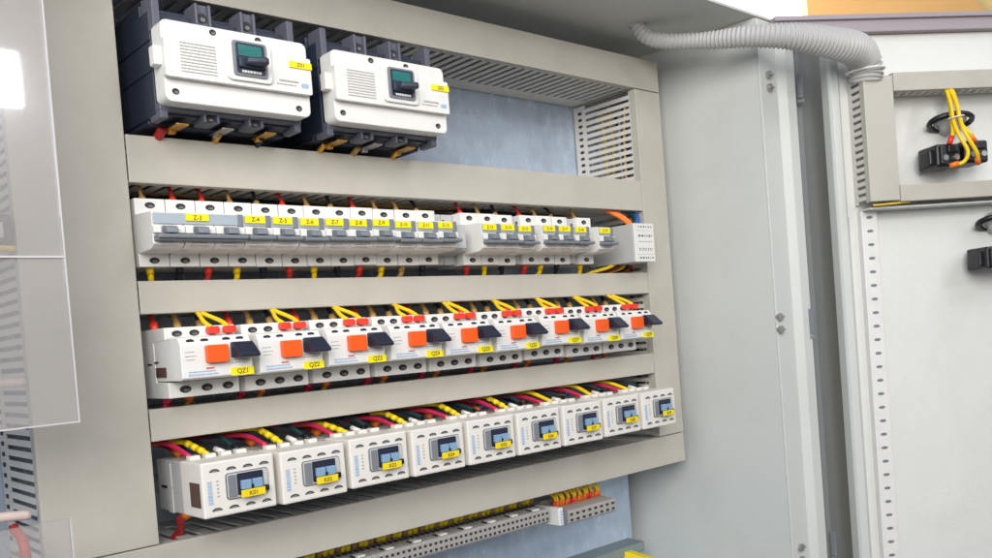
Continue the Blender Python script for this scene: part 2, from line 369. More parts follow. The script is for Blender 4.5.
# ------------------------------------------------------------------ large moulded case breakers
def large_breaker(x0, label, code, xc_):
    t = thing('moulded_case_breaker', label, 'circuit breaker', (x0+.072, YB, .262), 'large moulded case breakers at the top')
    x1 = x0+.1435; zb, zt_ = .2752, .3835
    b = MB(); b.box(x0+.001, x1-.001, -.034, YB-.001, zb+.004, zt_-.012, .001)
    b.box(x0+.003, x1-.003, -.012, YB-.001, zb, zt_, .001)
    b.box(x0, x0+.0012, -.0345, .06, .318, .320); b.box(x0, x0+.0012, -.0345, .09, .345, .3465)
    b.build('body', 'slate', t)
    for za, zz in ((zb-.001, .288), (.352, zt_+.001)):        # grey terminal shrouds with posts
        b = MB(); up = za > .3
        b.box(x0+.001, x1-.001, -.043, -.033, (.352 if up else .2815), (.3595 if up else .288), .0008)
        for k in range(4):
            xc = x0+.005+k*(.1335/3); hw = .0035 if k in (0, 3) else .0078
            z0_, z1_ = (.357, zt_) if up else (zb-.001, .2825)
            if k in (0, 3):
                b.box(xc-hw, xc+hw, -.0425, -.02, z0_, z1_, .0008)
            else:
                b.box(xc-hw, xc-hw+.0028, -.0425, -.02, z0_, z1_, .0008); b.box(xc+hw-.0028, xc+hw, -.0425, -.02, z0_, z1_, .0008)
                b.box(xc-hw+.0028, xc+hw-.0028, -.0385, -.02, z0_, z1_, 0)
        sh = b.build('terminal_shroud', 'slategrey', t)
        for k in (1, 2):
            xc = x0+.005+k*(.1335/3); zc = .3715 if up else .2783
            screw(sh, xc, zc, -.0390, .0046, .0046 if up else .0032, 'shroud_screw')
    b = MB(); b.rrect(x0, x1, .2845, .3565, -.060, -.040, .006, .0016); b.build('cover', 'white', t)
    b = MB()
    b.rrect(x0-.001, x1-.0005, .3045, .3395, -.0665, -.0605, .002, .0012)
    b.build('raised_panel', 'white', t)
    b = MB(); b.rrect(x0+.055, x0+.1, .3085, .3475, -.0690, -.0667, .005, .001); b.rrect(x0+.055, x0+.1, .335, .3475, -.0667, -.0605, .004, 0)
    b.build('toggle_surround', 'white', t)
    b = MB(); b.rrect(x0+.0605, x0+.0945, .3125, .3445, -.0705, -.0692, .003, .0004); bz = b.build('toggle_bezel', 'midgrey', t)
    b = MB(); b.rrect(x0+.0635, x0+.0915, .3150, .3425, -.0712, -.0706, .002, 0); b.build('toggle_slot', 'slate', t)
    b = MB(); b.box(x0+.0655, x0+.0885, -.0717, -.0712, .3305, .3405); b.build('position_window', 'teal', t)
    b = MB(); b.prism([(x0+.068, -.0713), (x0+.070, -.080), (x0+.077, -.083), (x0+.086, -.086), (x0+.0895, -.083), (x0+.0895, -.0713)], .3215, .3275, 'z', .0015)
    b.box(x0+.0645, x0+.0905, -.0745, -.0713, .3195, .3290, .001)
    b.build('toggle_lever', 'slate', t)
    b = MB(); dashes(b, x0+.068, x0+.087, .3165, -.0713, .0022, 3); b.build('scale_marking', 'white', t)
    b = MB()
    for k in range(10): dashes(b, x0+.013, x0+.046, .3355-k*.0028, -.0668, .0009, k+5)
    b.build('rating_text', 'gprint', t)
    b = MB(); dashes(b, x0+.108, x0+.128, .3150, -.0668, .0016, 8); dashes(b, x0+.105, x0+.126, .3115, -.0668, .0008, 9)
    b.build('model_text', 'gprint', t)
    b = MB(); b.rrect(x0+.131, x0+.139, .3105, .3145, -.0670, -.0665, .0015, 0); b.build('logo_badge', 'print', t)
    for xc, zc in ((x0+.048, .3515), (x0+.0925, .3515), (x0+.009, .2935), (x0+.1305, .2920)):
        screw(t, xc, zc, -.060, .0033, .0028, 'cover_screw')
    b = MB(); b.box(x0-.007, x0+.001, -.058, -.048, .316, .333, .001); b.build('side_clip', 'white', t)
    b = MB(); b.box(x0+.1195, x0+.1432, -.0678, -.0666, .3285, .3345); tg = b.build('tag', 'yellow', t)
    lettering(code, .0052, x0+.1313, -.0680, .3314, tg)
    for k in range(3):
        xc = x0+.027+k*.0445
        b = MB(); b.box(xc-.006, xc+.006, -.030, .0, .2730, .2748, .0005); b.tube([(xc-.001, -.006, .2745), (xc-.001, -.006, .2700)], .0042, 6, sub=1)
        b.build('lug', 'steel' if k == 1 else 'copper', t)
    t.location.x = xc_; t.location.z = .268; t.scale = (.94, 1, .94)
    return t
large_breaker(.0105, 'white faced large breaker with yellow tag Z01, left of the pair', 'Z01', .082)
large_breaker(.1695, 'white faced large breaker with yellow tag Z02, right of the pair', 'Z02', .243)

def wire(pts, r, m, label, group, ferrule=None, fm=None, name='wire', cat='wire', bumps=0, fr=None):
    t = thing(name, label, cat, pts[-1], group)
    b = MB(); b.tube(pts, r, 8); b.build('insulation', m, t)
    if ferrule:
        e = Vector(pts[-1]); d = (Vector(pts[-2])-e).normalized()
        b = MB(); b.tube([e-d*.001, e+d*ferrule], fr or r*1.45, 8, sub=1); b.build('ferrule', fm, t)
    if bumps:
        Q = [Vector(p) for p in pts]; b = MB()
        for k in range(bumps):
            u = k/(bumps)*.9; a = Q[-2].lerp(Q[-1], u) if len(Q) > 1 else Q[0]; c = Q[-2].lerp(Q[-1], u+.55/bumps)
            b.tube([a, c], r*1.35, 8, sub=1)
        b.build('marker_sleeve', 'ytag', t)
    return t
for k, (x, m, nm) in enumerate(((.030, 'wr', 'red'), (.082, 'copper', 'brass coloured'), (.124, 'wk', 'black'), (.192, 'copper', 'brass coloured'), (.232, 'wbr', 'ochre'), (.281, 'copper', 'brass coloured'))):
    z_ = .2655
    p = [(x, .012, .25), (x, -.002, .262), (x, -.004, .275), (x, -.004, .281)]
    wire([(x, .03, .262), (x, .006, .272), (x, -.010, .2790)], .0044 if m == 'wr' else .0030, m,
         '%s cable end under the %s large breaker, %s' % (nm, 'left' if k < 3 else 'right', which(k % 3, 3)), 'cable ends under the large breakers')

# ------------------------------------------------------------------ narrow breaker row
MP = .02745
def mcb_prof(): return [(.05, .159), (0, .159), (0, .1705), (-.0285, .1712), (-.035, .1745), (-.035, .2015), (-.030, .2025), (0, .2045), (0, .2187), (.05, .2187)]
def narrow_breaker(xc, poles, code, label):
    x0 = xc-MP/2; x1 = x0+MP*poles
    t = thing('miniature_breaker', label, 'circuit breaker', ((x0+x1)/2, .05, .159), 'narrow miniature breakers')
    b = MB()
    for p in range(poles):
        b.prism(mcb_prof(), x0+.0004+MP*p, x0-.0004+MP*(p+1), 'x', .0006)
    b.build('body', 'white', t)
    b = MB(); b.box(x0+.001, x1-.001, -.0365, -.034, .1915, .2008, .0005); b.build('tag_holder', 'holder', t)
    b = MB(); b.box(x1-.006, x1-.0008, -.0372, -.034, .1905, .2012, .0005); b.build('holder_end', 'midgrey', t)
    b = MB()
    b.box(x0+.001, x1-.001, -.046, -.034, .1785, .1820, .0010)
    for p in range(poles):
        c = x0+MP*(p+.5); b.prism([(-.034, .183), (-.046, .1828), (-.0445, .1885), (-.034, .1905)], c-.0050, c+.0050, 'x', .0008)
    if poles > 1: b.box(x0+.001, x1-.001, -.043, -.034, .1768, .1790, .0006)
    b.build('switch_lever', 'leverg', t)
    b = MB()
    for p in range(poles):
        c = x0+MP*(p+.5)
        for s in (-1, 1): b.box(c+s*.0102-.0032, c+s*.0102+.0032, -.0385, -.034, .1835, .1898, .0006)
    b.build('lever_guard', 'white', t)
    b = MB()
    for p in range(poles): dashes(b, x0+MP*p+.005, x0+MP*p+.021, .1738, -.0342, .0011, p)
    for p in range(poles): dashes(b, x0+MP*p+.006, x0+MP*p+.019, .1758, -.0353, .0007, p+4)
    b.build('rating_text', 'gprint', t)
    for p in range(poles):
        for z in (.2128, .1645): screw(t, x0+MP*(p+.5), z, 0, .0045, .0027)
    if poles > 1: b = MB(); b.box(.032, .0525, -.0378, -.0366, .1945, .2003)
    else: b = MB(); b.box(x0+.0010, x1-.0070, -.0378, -.0366, .1938, .2003)
    tg = b.build('tag', 'yellow', t)
    lettering(code, .0054, .0422 if poles > 1 else x0+.0108, -.0380, .1970, tg)
    return t
main = narrow_breaker(.0168, 3, 'Z-3', 'wide three pole breaker with yellow tag Z-3 at the left end')
xs = [.0168+MP*i for i in range(3, 12)]+[.3818, .4093, .437, .4758, .5033, .5317, .5753]
codes = ['Z-%d' % i for i in range(4, 13)]+['Z-%d' % i for i in range(13, 20)]
place = ['just right of the wide three pole one', 'second after the wide three pole one', 'third after the wide three pole one', 'fourth after the wide three pole one',
         'fifth after the wide three pole one', 'sixth after the wide three pole one', 'seventh after the wide three pole one', 'second to last before the first grey spacer',
         'last before the first grey spacer', 'first of the middle three', 'centre one of the middle three', 'last of the middle three', 'first of the last trio',
         'centre one of the last trio', 'last of the last trio', 'standing alone beside the power supply']
proto = narrow_breaker(xs[0], 1, codes[0], 'narrow breaker with yellow tag %s, %s' % (codes[0], place[0]))
L0 = proto.location.copy()
for i in range(1, len(xs)):
    o = dup(proto, L0+Vector((xs[i]-xs[0], 0, 0)), 'narrow breaker with yellow tag %s, %s' % (codes[i], place[i]))
    tg = child(o, 'tag'); l = child(tg, 'lettering'); me = text_mesh(codes[i], .0054 if len(codes[i]) < 4 else .0047).copy(); me.materials.clear(); me.materials.append(M['dprint']); l.data = me
for a, c, yf, nm in ((.3335, .3665, .012, 'wide grey end clamp between the first ten and the middle three breakers'), (.4515, .4615, .004, 'narrow grey end clamp between the two breaker trios'),
                 (.5463, .5610, .004, 'grey end clamp left of the lone breaker')):
    b = MB(); yy = yf
    b.prism([(.05, .160), (yy, .160), (yy, .170), (-.030 if c-a > .02 else -.02, .174), (-.030 if c-a > .02 else -.02, .200), (yy, .203), (yy, .2175), (.05, .2175)], a, (a+c)/2-.0004, 'x', .0008)
    b.prism([(.05, .160), (yy, .160), (yy, .170), (-.008, .174), (-.008, .200), (yy, .203), (yy, .2175), (.05, .2175)], (a+c)/2+.0004, c, 'x', .0008)
    t = thing('end_clamp', nm, 'rail clamp', ((a+c)/2, .05, .16), 'grey rail end clamps')
    b.build('body', 'lightgrey', t)
    screw(t, (a+c)/2+.003, .2095, yy, .002, .002, 'clamp_screw')
    screw(t, (a+c)/2+(c-a)*.25, .186, -.008, .0022, .0022, 'clamp_screw')
# wires above and below
cols = [('wbr', 'ochre'), ('wr', 'red'), ('wr', 'red'), ('wbr', 'ochre'), ('wk', 'black'), ('wr', 'red'), ('wbr', 'ochre'), ('wk', 'black'), ('wr', 'red'), ('wbr', 'ochre'), ('wbr', 'ochre'), ('wk', 'black'), ('wr', 'red'),
        ('wbr', 'ochre'), ('wk', 'black'), ('wr', 'red'), ('wbr', 'ochre'), ('wk', 'black'), ('wbr', 'ochre')]
cols2 = [('wy', 'yellow'), ('wk', 'black'), ('wr', 'red'), ('wy', 'yellow'), ('wk', 'black'), ('wr', 'red'), ('wy', 'yellow'), ('wk', 'black'), ('wr', 'red'), ('wy', 'yellow'), ('wbr', 'ochre'), ('wk', 'black'), ('wr', 'red'),
         ('wy', 'yellow'), ('wk', 'black'), ('wr', 'red'), ('wy', 'yellow'), ('wk', 'black'), ('wy', 'yellow')]
allx = [.0168+MP*i for i in range(12)]+xs[9:]
for i, x in enumerate(allx):
    m, nm = cols[i]; j = random.uniform(-.010, .010)
    wire([(x+j, .05, .262), (x+j*.7, .035, .242), (x, .020, .230), (x, .014, .2175)], .0018, m, '%s wire into the top of the narrow breaker row, %s' % (nm, which(i, 19)), 'wires above the narrow breakers', .006, 'wbr' if m != 'wr' else 'fr', fr=.0030)
    m, nm = cols2[i]; j = random.uniform(-.012, .012)
    wire([(x+j, .055, .128), (x+j*.8, .035, .142), (x+j*.2, .016, .148), (x-.001, .010, .160)], .0027, m, '%s wire into the underside of the narrow breaker row, %s' % (nm, which(i, 19)), 'wires below the narrow breakers', .007, {'wy': 'wy', 'wr': 'fr', 'wk': 'wk', 'wbr': 'wbr'}[m], fr=.0036)
# long dark harness cables lying behind the row
for i in range(5):
    z = .224+.003*i; b = MB()
    b.tube([(.02+.1*k, .075+.006*((k+i) % 3)-.006*i, z+.004*((k*7+i*3) % 5)/5) for k in range(7)], .003, 6)
    solo(b, 'cable', ['wk', 'wg', 'wk', 'wbr', 'wk'][i], '%s cable lying along the rear above the narrow breakers, %s' % (['black', 'dark green', 'black', 'ochre', 'black'][i], ['lowest', 'second from below', 'middle', 'second from above', 'topmost'][i]), 'cable', 'harness cables behind the narrow breakers', (.3, .07, z))

# power supply
t = thing('power_supply', 'tall grey sided module with white printed front at right end of breakers', 'power supply', (.656, .05, .160))
b = MB(); b.box(.6365, .6765, -.0295, .05, .1585, .2088, .0010); b.build('housing', 'lightgrey', t)
b = MB(); b.box(.6362, .6768, -.0330, -.0298, .1583, .2090, .0008); b.build('front_panel', 'white', t)
b = MB()
for z, h, s in ((.2045, .0018, 1), (.1925, .0026, 2), (.1850, .0009, 3), (.1755, .0015, 4), (.1735, .0008, 5), (.1635, .0022, 6)): dashes(b, .644, .672, z, -.0331, h, s, gap=.003)
b.build('printed_text', 'kprint', t)
b = MB(); b.box(.640, .6745, -.0333, -.0328, .1995, .1998); b.box(.640, .6745, -.0333, -.0328, .1680, .1683); b.build('panel_line', 'gprint', t)
for i, (m, nm, dx) in enumerate((('wo', 'orange', 0), ('wo', 'orange', .007), ('wg', 'green', .014), ('wb', 'blue', .020), ('wb', 'blue', .027))):
    wire([(.618+dx, .03, .246), (.636+dx, .016, .234), (.652+dx*.9, .002, .222), (.664+dx*.6, -.006, .2085)] if i < 2 else [(.640+dx*.8, .040, .246), (.668+dx*.7, .020, .236), (.678+dx*.55, .006, .224), (.664+dx*.45, -.004, .2085)], .0030, m,
         '%s wire dropping into the top of the power supply, %s' % (nm, which(i, 5)), 'wires above the power supply')
for i, (m, nm) in enumerate((('wy', 'yellow'), ('wk', 'black'), ('wr', 'red'), ('wy', 'yellow'), ('wk', 'black'), ('wr', 'red'))):
    wire([(.59+.012*i, .05, .138), (.61+.012*i, .03, .149), (.632+.010*i, .015, .155), (.645+.006*i, .010, .160)], .0024, m,
         '%s wire under the power supply, %s' % (nm, which(i, 6)), 'wires under the power supply')

# ------------------------------------------------------------------ residual current breakers
RP = .07066; RX = .0115
def rccb(x0, label, code):
    x1 = x0+.0645
    t = thing('residual_current_breaker', label, 'circuit breaker', ((x0+x1)/2, .05, .044), 'white breakers with orange test buttons')
    b = MB(); b.prism([(.05, .0435), (-.0205, .0435), (-.0205, .0572), (.006, .0578), (.006, .0925), (-.0205, .0935), (-.0205, .1045), (.05, .1045)], x0, x1, 'x', .0008); b.build('base', 'lightgrey' if 0 else 'white', t)
    b = MB(); b.prism([(.0055, .0582), (-.047, .0582), (-.0505, .0600), (-.0505, .0885), (-.0465, .0945), (-.022, .0955), (-.0205, .0938), (.0055, .0930)], x0+.0004, x1-.0004, 'x', .0009); b.build('nose', 'white', t)
    for k in range(4): screw(t, x0+.011+k*.0155, .0990, -.0205, .0046, .0027)
    for k in range(3): screw(t, x0+.0145+k*.0195, .0505, -.0205, .0052, .0032)
    for k, dx in enumerate((.010, .0225, .042, .0545)): 
        b = MB(); b.disc(x0+dx, .0913, -.0492, -.0475, .0035, .0016, 0); b.build('pilot_screw', 'hole', t)
    b = MB(); b.rrect(x0+.0215, x0+.0405, .0718, .0868, -.0560, -.0500, .0015, .0012); b.build('test_button', 'orange', t)
    b = MB(); b.prism([(-.0500, .0748), (-.0500, .0880), (-.0535, .0884), (-.0560, .0875), (-.0685, .0772), (-.0680, .0748), (-.0650, .0742)], x0+.0445, x0+.0638, 'x', .0010); b.build('switch_lever', 'navy', t)
    b = MB(); dashes(b, x0+.006, x0+.030, .0650, -.0507, .0012, 2); dashes(b, x0+.006, x0+.032, .0625, -.0507, .0014, 3); b.build('blue_text', 'print', t)
    b = MB(); b.box(x0+.0215, x0+.0285, -.0510, -.0503, .0668, .0680); b.build('red_mark', 'redp', t)
    b = MB()
    for z_, a, c, s in ((.082, .004, .012, 1), (.0785, .004, .014, 2), (.0755, .005, .012, 3), (.0725, .044, .060, 5), (.0705, .044, .058, 6)): dashes(b, x0+a, x0+c, z_, -.0507, .0007, s)
    b.build('rating_text', 'gprint', t)
    b = MB(); b.box(x0-.0004, x0+.0002, -.018, .004, .062, .0705); b.build('side_sticker', 'sticker', t)
    b = MB(); b.box(x0-.0004, x0+.0002, .012, .022, .073, .0745); b.box(x0-.0004, x0+.0002, -.002, .006, .0745, .076); b.build('side_mark', 'black', t)
    b = MB(); b.box(x0+.0435, x0+.0640, -.0520, -.0506, .0592, .0660); tg = b.build('tag', 'yellow', t)
    lettering(code, .0056, x0+.0538, -.0522, .0626, tg)
    return t
rp = rccb(RX, 'white breaker with orange button, leftmost in the orange-button row', 'QZ1')
RL = rp.location.copy()
for i in range(1, 9):
    dx = RP*i + (.0028 if i == 8 else 0)*-1
    o = dup(rp, RL+Vector((dx, 0, 0)), 'white breaker with orange button, %s in the orange-button row' % which(i, 9))
    for nm_ in ('side_sticker', 'side_mark'): bpy.data.objects.remove(child(o, nm_))
    l = child(child(o, 'tag'), 'lettering'); me = text_mesh('QZ%d' % (i+1), .0056).copy(); me.materials.clear(); me.materials.append(M['dprint']); l.data = me
for i in range(9):
    x0 = RX+RP*i; w = 'orange-button breaker %s' % which(i, 9)
    g = 'wires above the orange-button breakers'
    for k, (m, nm) in enumerate((('wr', 'dark red'), ('wbr', 'ochre'), ('wk', 'black'))):
        xx = x0+.006+k*.021
        wire([(xx+.004, .045, .138), (xx+.001, .030, .124), (xx, .018, .112), (xx, .014, .103)], .0024, m, '%s wire entering the rear top of %s' % (nm, w), g, .008, 'wbr' if k else 'fr', fr=.0036)
    for k, dx in enumerate((.042, .0575)):
        j = random.uniform(-.008, .007)
        wire([(x0+.036+j, .034, .140), (x0+.040+j, .014, .1265), (x0+.0445+j*.6+(dx-.046)*.3, .002, .1170), (x0+dx-.0035, -.0150, .1085), (x0+dx-.001, -.0235, .1030)], .0020, 'wy', '%s yellow wire with red ferrule on %s' % (['left', 'right'][k], w), 'yellow wires with red ferrules', None)
        o_ = [o for o in C.objects if o.type == 'EMPTY'][-1]
        b = MB(); b.rrect(x0+dx-.0052, x0+dx+.0052, .0970, .1035, -.0275, -.0205, .002, .0008); b.build('ferrule', 'fr', o_)
    for k, (m, nm) in enumerate((('wp', 'crimson'), ('wbr', 'yellow-brown'))):
        xx = x0+.009+k*.020; mm = ['wp', 'wy'][k]
        wire([(xx-.003, .030, .012), (xx-.002, .020, .026), (xx, .0120, .0360), (xx, .0060, .0445)], .0027, mm if k == 0 else 'wbr', '%s wire under the %s' % (nm, w), 'wires below the orange-button breakers', .006, ['wp', 'fo'][k], fr=.0042)

# ------------------------------------------------------------------ contactors
CP = .07266; CX = .0187
def contactor(x0, label, code):
    x1 = x0+.0668
    t = thing('contactor', label, 'contactor', ((x0+x1)/2, .045, -.0595), 'cream contactors in the bottom row')
    b = MB(); b.box(x0+.0015, x1-.0015, -.0108, .045, -.0592, -.0128, .0010)
    b.box(x0+.0005, x1-.0005, .012, .022, -.0600, -.0150, .0006)
    b.build('base', 'lightgrey', t)
    b = MB(); b.box(x0, x1, -.0550, -.0112, -.0590, -.0118, .0016)
    for k in range(4):
        xc = x0+.0115+k*.0145; b.box(xc-.0048, xc+.0048, -.0190, -.0100, -.0122, -.0085, .0008)
    b.build('housing', 'cream', t)
    for k in range(4):
        for z_ in (-.0195, -.0525):
            xc = x0+.0115+k*.0152
            b = MB(); b.disc(xc, z_-.001, -.0554, -.054, .0046, .0026, 0, 12, half=1); b.disc(xc, z_-.0008, -.0556, -.054, .0028, .0011, 1, 10, half=1)
            b.build('terminal_opening', ['kprint', 'steel'], t)
    b = MB(); X0, X1, Z0, Z1 = x0+.0205, x0+.0600, -.0462, -.0232
    b.rrect(X0, X1, Z0, Z1, -.0558, -.0548, .003, 0, 1); b.rrect(X0+.0009, X1-.0009, Z0+.0009, Z1-.0009, -.0572, -.0558, .0026, .0006, 0); fr = b.build('window_frame', ['lightgrey', 'midgrey'], t)
    b = MB(); b.rrect(X0+.0015, X0+.0085, Z0+.002, Z1-.002, -.0580, -.0573, .001, 0); b.build('grey_grip', 'midgrey', t)
    b = MB(); b.rrect(X0+.0095, X1-.006, Z0+.003, Z1-.0015, -.0580, -.0573, .001, 0); b.build('window_recess', 'navy', t)
    for k in range(2):
        b = MB(); b.box(X0+.0115+k*.0105, X0+.0208+k*.0105, -.0620, -.0581, Z0+.0075, Z0+.0155, .0008); b.build('slider', 'blue', t)
    b = MB(); b.disc(X0+.0212, Z0+.0095, -.0626, -.0621, .0014, .0018); b.build('slider_mark', 'navy', t)
    b = MB(); b.box(X1-.0060, X1-.0015, -.0600, -.0573, Z0+.003, Z0+.008, .0008); b.build('window_catch', 'black', t)
    b = MB(); b.box(X0+.0100, X1-.0075, -.0640, -.0622, Z0+.0010, Z0+.0074, .0004); tg = b.build('tag', 'ytag', t)
    lettering(code, .0052, (X0+X1)/2+.0012, -.0642, Z0+.0040, tg)
    b = MB()
    rnd = random.Random(4); z_ = -.028
    while z_ > -.046: 
        h = rnd.uniform(.001, .0025); b.box(x0+.0045, x0+.0085, -.0553, -.0545, z_-h, z_); z_ -= h+.0006
    b.build('blue_text', 'print', t)
    b = MB(); z_ = -.028
    while z_ > -.044: b.box(x0+.0125, x0+.0145, -.0553, -.0545, z_-.0014, z_); z_ -= .0032
    b.build('grey_text', 'gprint', t)
    b = MB(); b.box(x0-.0004, x0+.0003, -.050, -.030, -.0500, -.0290); b.build('side_sticker', 'sticker', t)
    b = MB(); b.box(x0+.0009, x0+.0012, .012, .036, -.0385, -.0360); b.build('side_mark', 'black', t)
    return t
cp = contactor(CX, 'cream contactor with yellow tag, leftmost of the bottom row', 'K01')
CL = cp.location.copy()
for i in range(1, 9):
    o = dup(cp, CL+Vector((CP*i, 0, 0)), 'cream contactor with yellow tag, %s in the bottom row' % which(i, 9))
    for nm_ in ('side_sticker', 'side_mark'): bpy.data.objects.remove(child(o, nm_))
    l = child(child(o, 'tag'), 'lettering'); me = text_mesh('K0%d' % (i+1), .0052).copy(); me.materials.clear(); me.materials.append(M['dprint']); l.data = me
rnd = random.Random(11)
for i in range(9):
    x0 = CX+CP*i; w = 'contactor %s' % which(i, 9); g = 'wires above the contactors'
    j = lambda s: rnd.uniform(-s, s)
    def path(xt, dx, lift=0., y0=.085):
        a = j(.016); lift += j(.004)
        return [(xt-dx*1.15+a, y0+.01, .020), (xt-dx+a, y0, .0015+lift*.3), (xt-dx*.6+a*.7, y0*.55+j(.006), .0005+lift*.6), (xt-dx*.22, .016, .0000+lift*.5), (xt, -.012, -.0095)]
    wire(path(x0+.010, .045+j(.012), .002), .0025, 'wp', 'crimson wire into the top of %s' % w, g)
    wire(path(x0+.026, .034+j(.012), .004, .07), .0024, 'wy', 'yellow wire %sabove %s' % ('with lumpy marker sleeve ' if i < 6 else 'entering from ', w), g, bumps=3 if i < 6 else 0)
    wire(path(x0+.040, .035+j(.015), .001, .08), .0022, 'wk', 'black wire into the top of %s' % w, g,   .010, 'ww', fr=.0027)
    wire(path(x0+.055, .030+j(.015), .001, .08), .0022, 'wg', 'dark green wire into the top of %s' % w, g, .009, 'wk', fr=.0027)
    wire([(x0+.010+j(.01), .105, .020), (x0+.014, .090, .004), (x0+.020+j(.01), .075, -.004), (x0+.030+j(.008), .040, -.0090)], .0026, 'wb', 'blue wire behind the %s' % w, g)
    wire([(x0-.010+j(.004), .095, .020), (x0+.004+j(.004), .075, .002), (x0+.012, .050, -.002), (x0+.018, .030, -.0105)], .0029, 'wr', 'red wire with orange sleeve behind the %s' % w, g, .008, 'fo', fr=.0036)
    if i == 0: wire([(x0+.016+j(.01), .05, -.096), (x0+.012, .03, -.080), (x0+.006+j(.003), .010, -.066), (x0+.008, -.004, -.0585)], .0040, 'wr' if i == 0 else 'wk', '%s wire under the %s' % ('dark red' if i == 0 else 'black', w), 'wires below the contactors', .008, 'fo' if i == 0 else 'wk', fr=.0046)

# ------------------------------------------------------------------ terminal strip
def term(xc, w, yf, zt_, h, label, group, name='terminal_block'):
    x0, x1 = xc-w/2, xc+w/2; zb = zt_-h
    t = thing(name, label, 'terminal block', (xc, .085, zb), group)
    b = MB(); b.prism([(.085, zb-.004), (yf+.003, zb-.001), (yf, zb+.002), (yf, zt_-.002), (yf+.002, zt_), (.062, zt_+.0035), (.064, zt_+.008), (.085, zt_+.008)], x0+.0002, x1-.0002, 'x', .0004); b.build('body', 'terminal', t)
    for z_ in (zt_-h*.30, zt_-h*.72):
        b = MB(); b.box(xc-w*.26, xc+w*.22, yf-.0003, yf+.001, z_-.0016, z_+.0014); b.build('clamp_hole', 'hole', t)
    b = MB(); b.box(xc-w*.25, xc+w*.25, .040, .046, zt_+.0015, zt_+.0032); b.build('test_slot', 'hole', t)
    return t
n1 = 52; tp = .00735
tx = [.4915-tp*(i+.5) for i in range(n1)][::-1]
yF, zT, hh = .018, -.1455, .0165
p0 = term(tx[0], tp, yF, zT, hh, 'grey terminal block, leftmost in the long strip', 'grey terminal blocks in the long strip')
for i in range(1, n1):
    if (n1-1-i) % 5 == 2: lab = 'grey terminal block under a white marker, in the long strip'
    else: lab = None
    nr = n1-i
    dup(p0, p0.location+Vector((tx[i]-tx[0], 0, 0)), 'grey terminal block in the long strip, %s before the white end stop' % ('the last' if nr == 1 else 'number %d' % nr))
mi = 0
for i in range(n1):
    if (n1-1-i) % 5 == 2:
        mi += 1; x = tx[i]
        b = MB(); b.box(x-.0055, x+.0045, .0205, .0315, zT+.0006, zT+.0028, .0003)
        t = thing('terminal_marker', 'white marker chip on the long terminal strip, %s' % which(mi-1, 11), 'marker', (x, .03, zT+.002), 'white marker chips on the terminal strip')
        b.build('chip', 'white', t)
        b = MB(); b.box(x-.0080, x-.0062, .024, .032, zT+.0006, zT+.0024); b.build('chip_slot', 'hole', t)
yG, zG, hG = .014, -.1540, .0170
tx2 = [.5215+.0115*(i+.5) for i in range(8)]
p1 = None
for i, x in enumerate(tx2):
    lb = 'larger grey terminal block right of the white end stop, %s of eight' % which(i, 8)
    if p1 is None: p1 = term(x, .0115, yG, zG, hG, lb, 'larger grey terminal blocks')
    else: dup(p1, p1.location+Vector((x-tx2[0], 0, 0)), lb)
t = thing('end_stop', 'white end stop tab between the two groups of terminal blocks', 'end stop', (.502, .085, -.165))
b = MB(); b.box(.4985, .5065, .008, .05, -.1680, -.1455, .0012); b.box(.4935, .5195, .05, .085, -.166, -.150, .001); b.build('tab', 'white', t)
b = MB()
for k in range(5): b.box(.5005, .5045, .0076, .0083, -.150-.0034*k-.0016, -.150-.0034*k)
b.build('tab_text', 'print', t)
b = MB(); b.box(.5095, .5210, .016, .084, -.1700, -.1530, .0008); b.build('end_plate', 'midgrey', t)
# wires feeding the terminals
for i, x in enumerate(tx):
    if i % 1 == 0:
        jx = rnd.uniform(-.002, .002); m = 'wk'
        wire([(x+jx*2, .050, -.116), (x+jx, .046, -.130), (x+jx*.5, .051, -.1370), (x, .059, -.1425)], .0017, 'wk', 'black wire with yellow sleeve behind long terminal strip, %s' % ('rightmost' if i == n1-1 else 'number %d from the right' % (n1-i)), 'black wires feeding the long terminal strip')
        o_ = [o for o in C.objects if o.type == 'EMPTY'][-1]
        b = MB(); b.tube([(x+jx*.6, .0465, -.1392+jx*.3), (x+jx, .0440, -.1330+jx*.3)], .0037, 7, sub=1); b.build('marker_sleeve', ['wbr', 'ytag', 'ytag'][i % 3], o_)
for i, x in enumerate(tx2):
    for k in range(2):
        jx = rnd.uniform(-.006, .006)
        wire([(x+jx*1.6-.006, .055, -.119), (x+jx-.004, .046, -.130), (x+jx*.4, .040, -.141), (x+(k-.5)*.005, .042, -.1515)], .0020, 'wy', '%s yellow wire with orange ferrule over larger terminal block %s' % (['left', 'right'][k], which(i, 8)), 'yellow wires over the larger terminal blocks', .008, 'fo' if (i+k) % 3 else 'fr', fr=.0030)
# rails and bracket at the bottom
b = MB(); b.prism([(.052, -.2375), (.082, -.2360), (.082, -.2385), (.072, -.2390), (.070, -.252), (.054, -.252), (.052, -.249)], .03, .712, 'x', .0006)
solo(b, 'support_rail', 'railm', 'grey green folded steel rail along the bottom under the terminals', 'rail', None, (.4, .08, -.23))
b = MB(); b.box(-.004, .150, -.008, .008, -.0045, .0045, .0012)
q_ = Vector((.035, -.080, -.024)).normalized()
b.bm.transform(Matrix.Translation((.672, .062, -.246)) @ q_.to_track_quat('X', 'Z').to_matrix().to_4x4())
solo(b, 'earth_bar', 'ytag', 'yellow flat bar at the bottom centre beneath the rail', 'bar', None, (.72, 0, -.245))
b = MB(); b.tube([(.505, .118, -.172), (.545, .117, -.184), (.590, .117, -.193)], .0018, 6)
solo(b, 'cable', 'wbr', 'dull yellow cable on the back plate below the terminal strip', 'cable', None, (.53, .117, -.18))
b = MB(); b.box(.615, .660, .083, .087, -.1560, -.1520, .0008)
solo(b, 'rail_end', 'railm', 'bright tip of metal rail right of the larger terminal blocks', 'rail', None, (.64, .085, -.154))

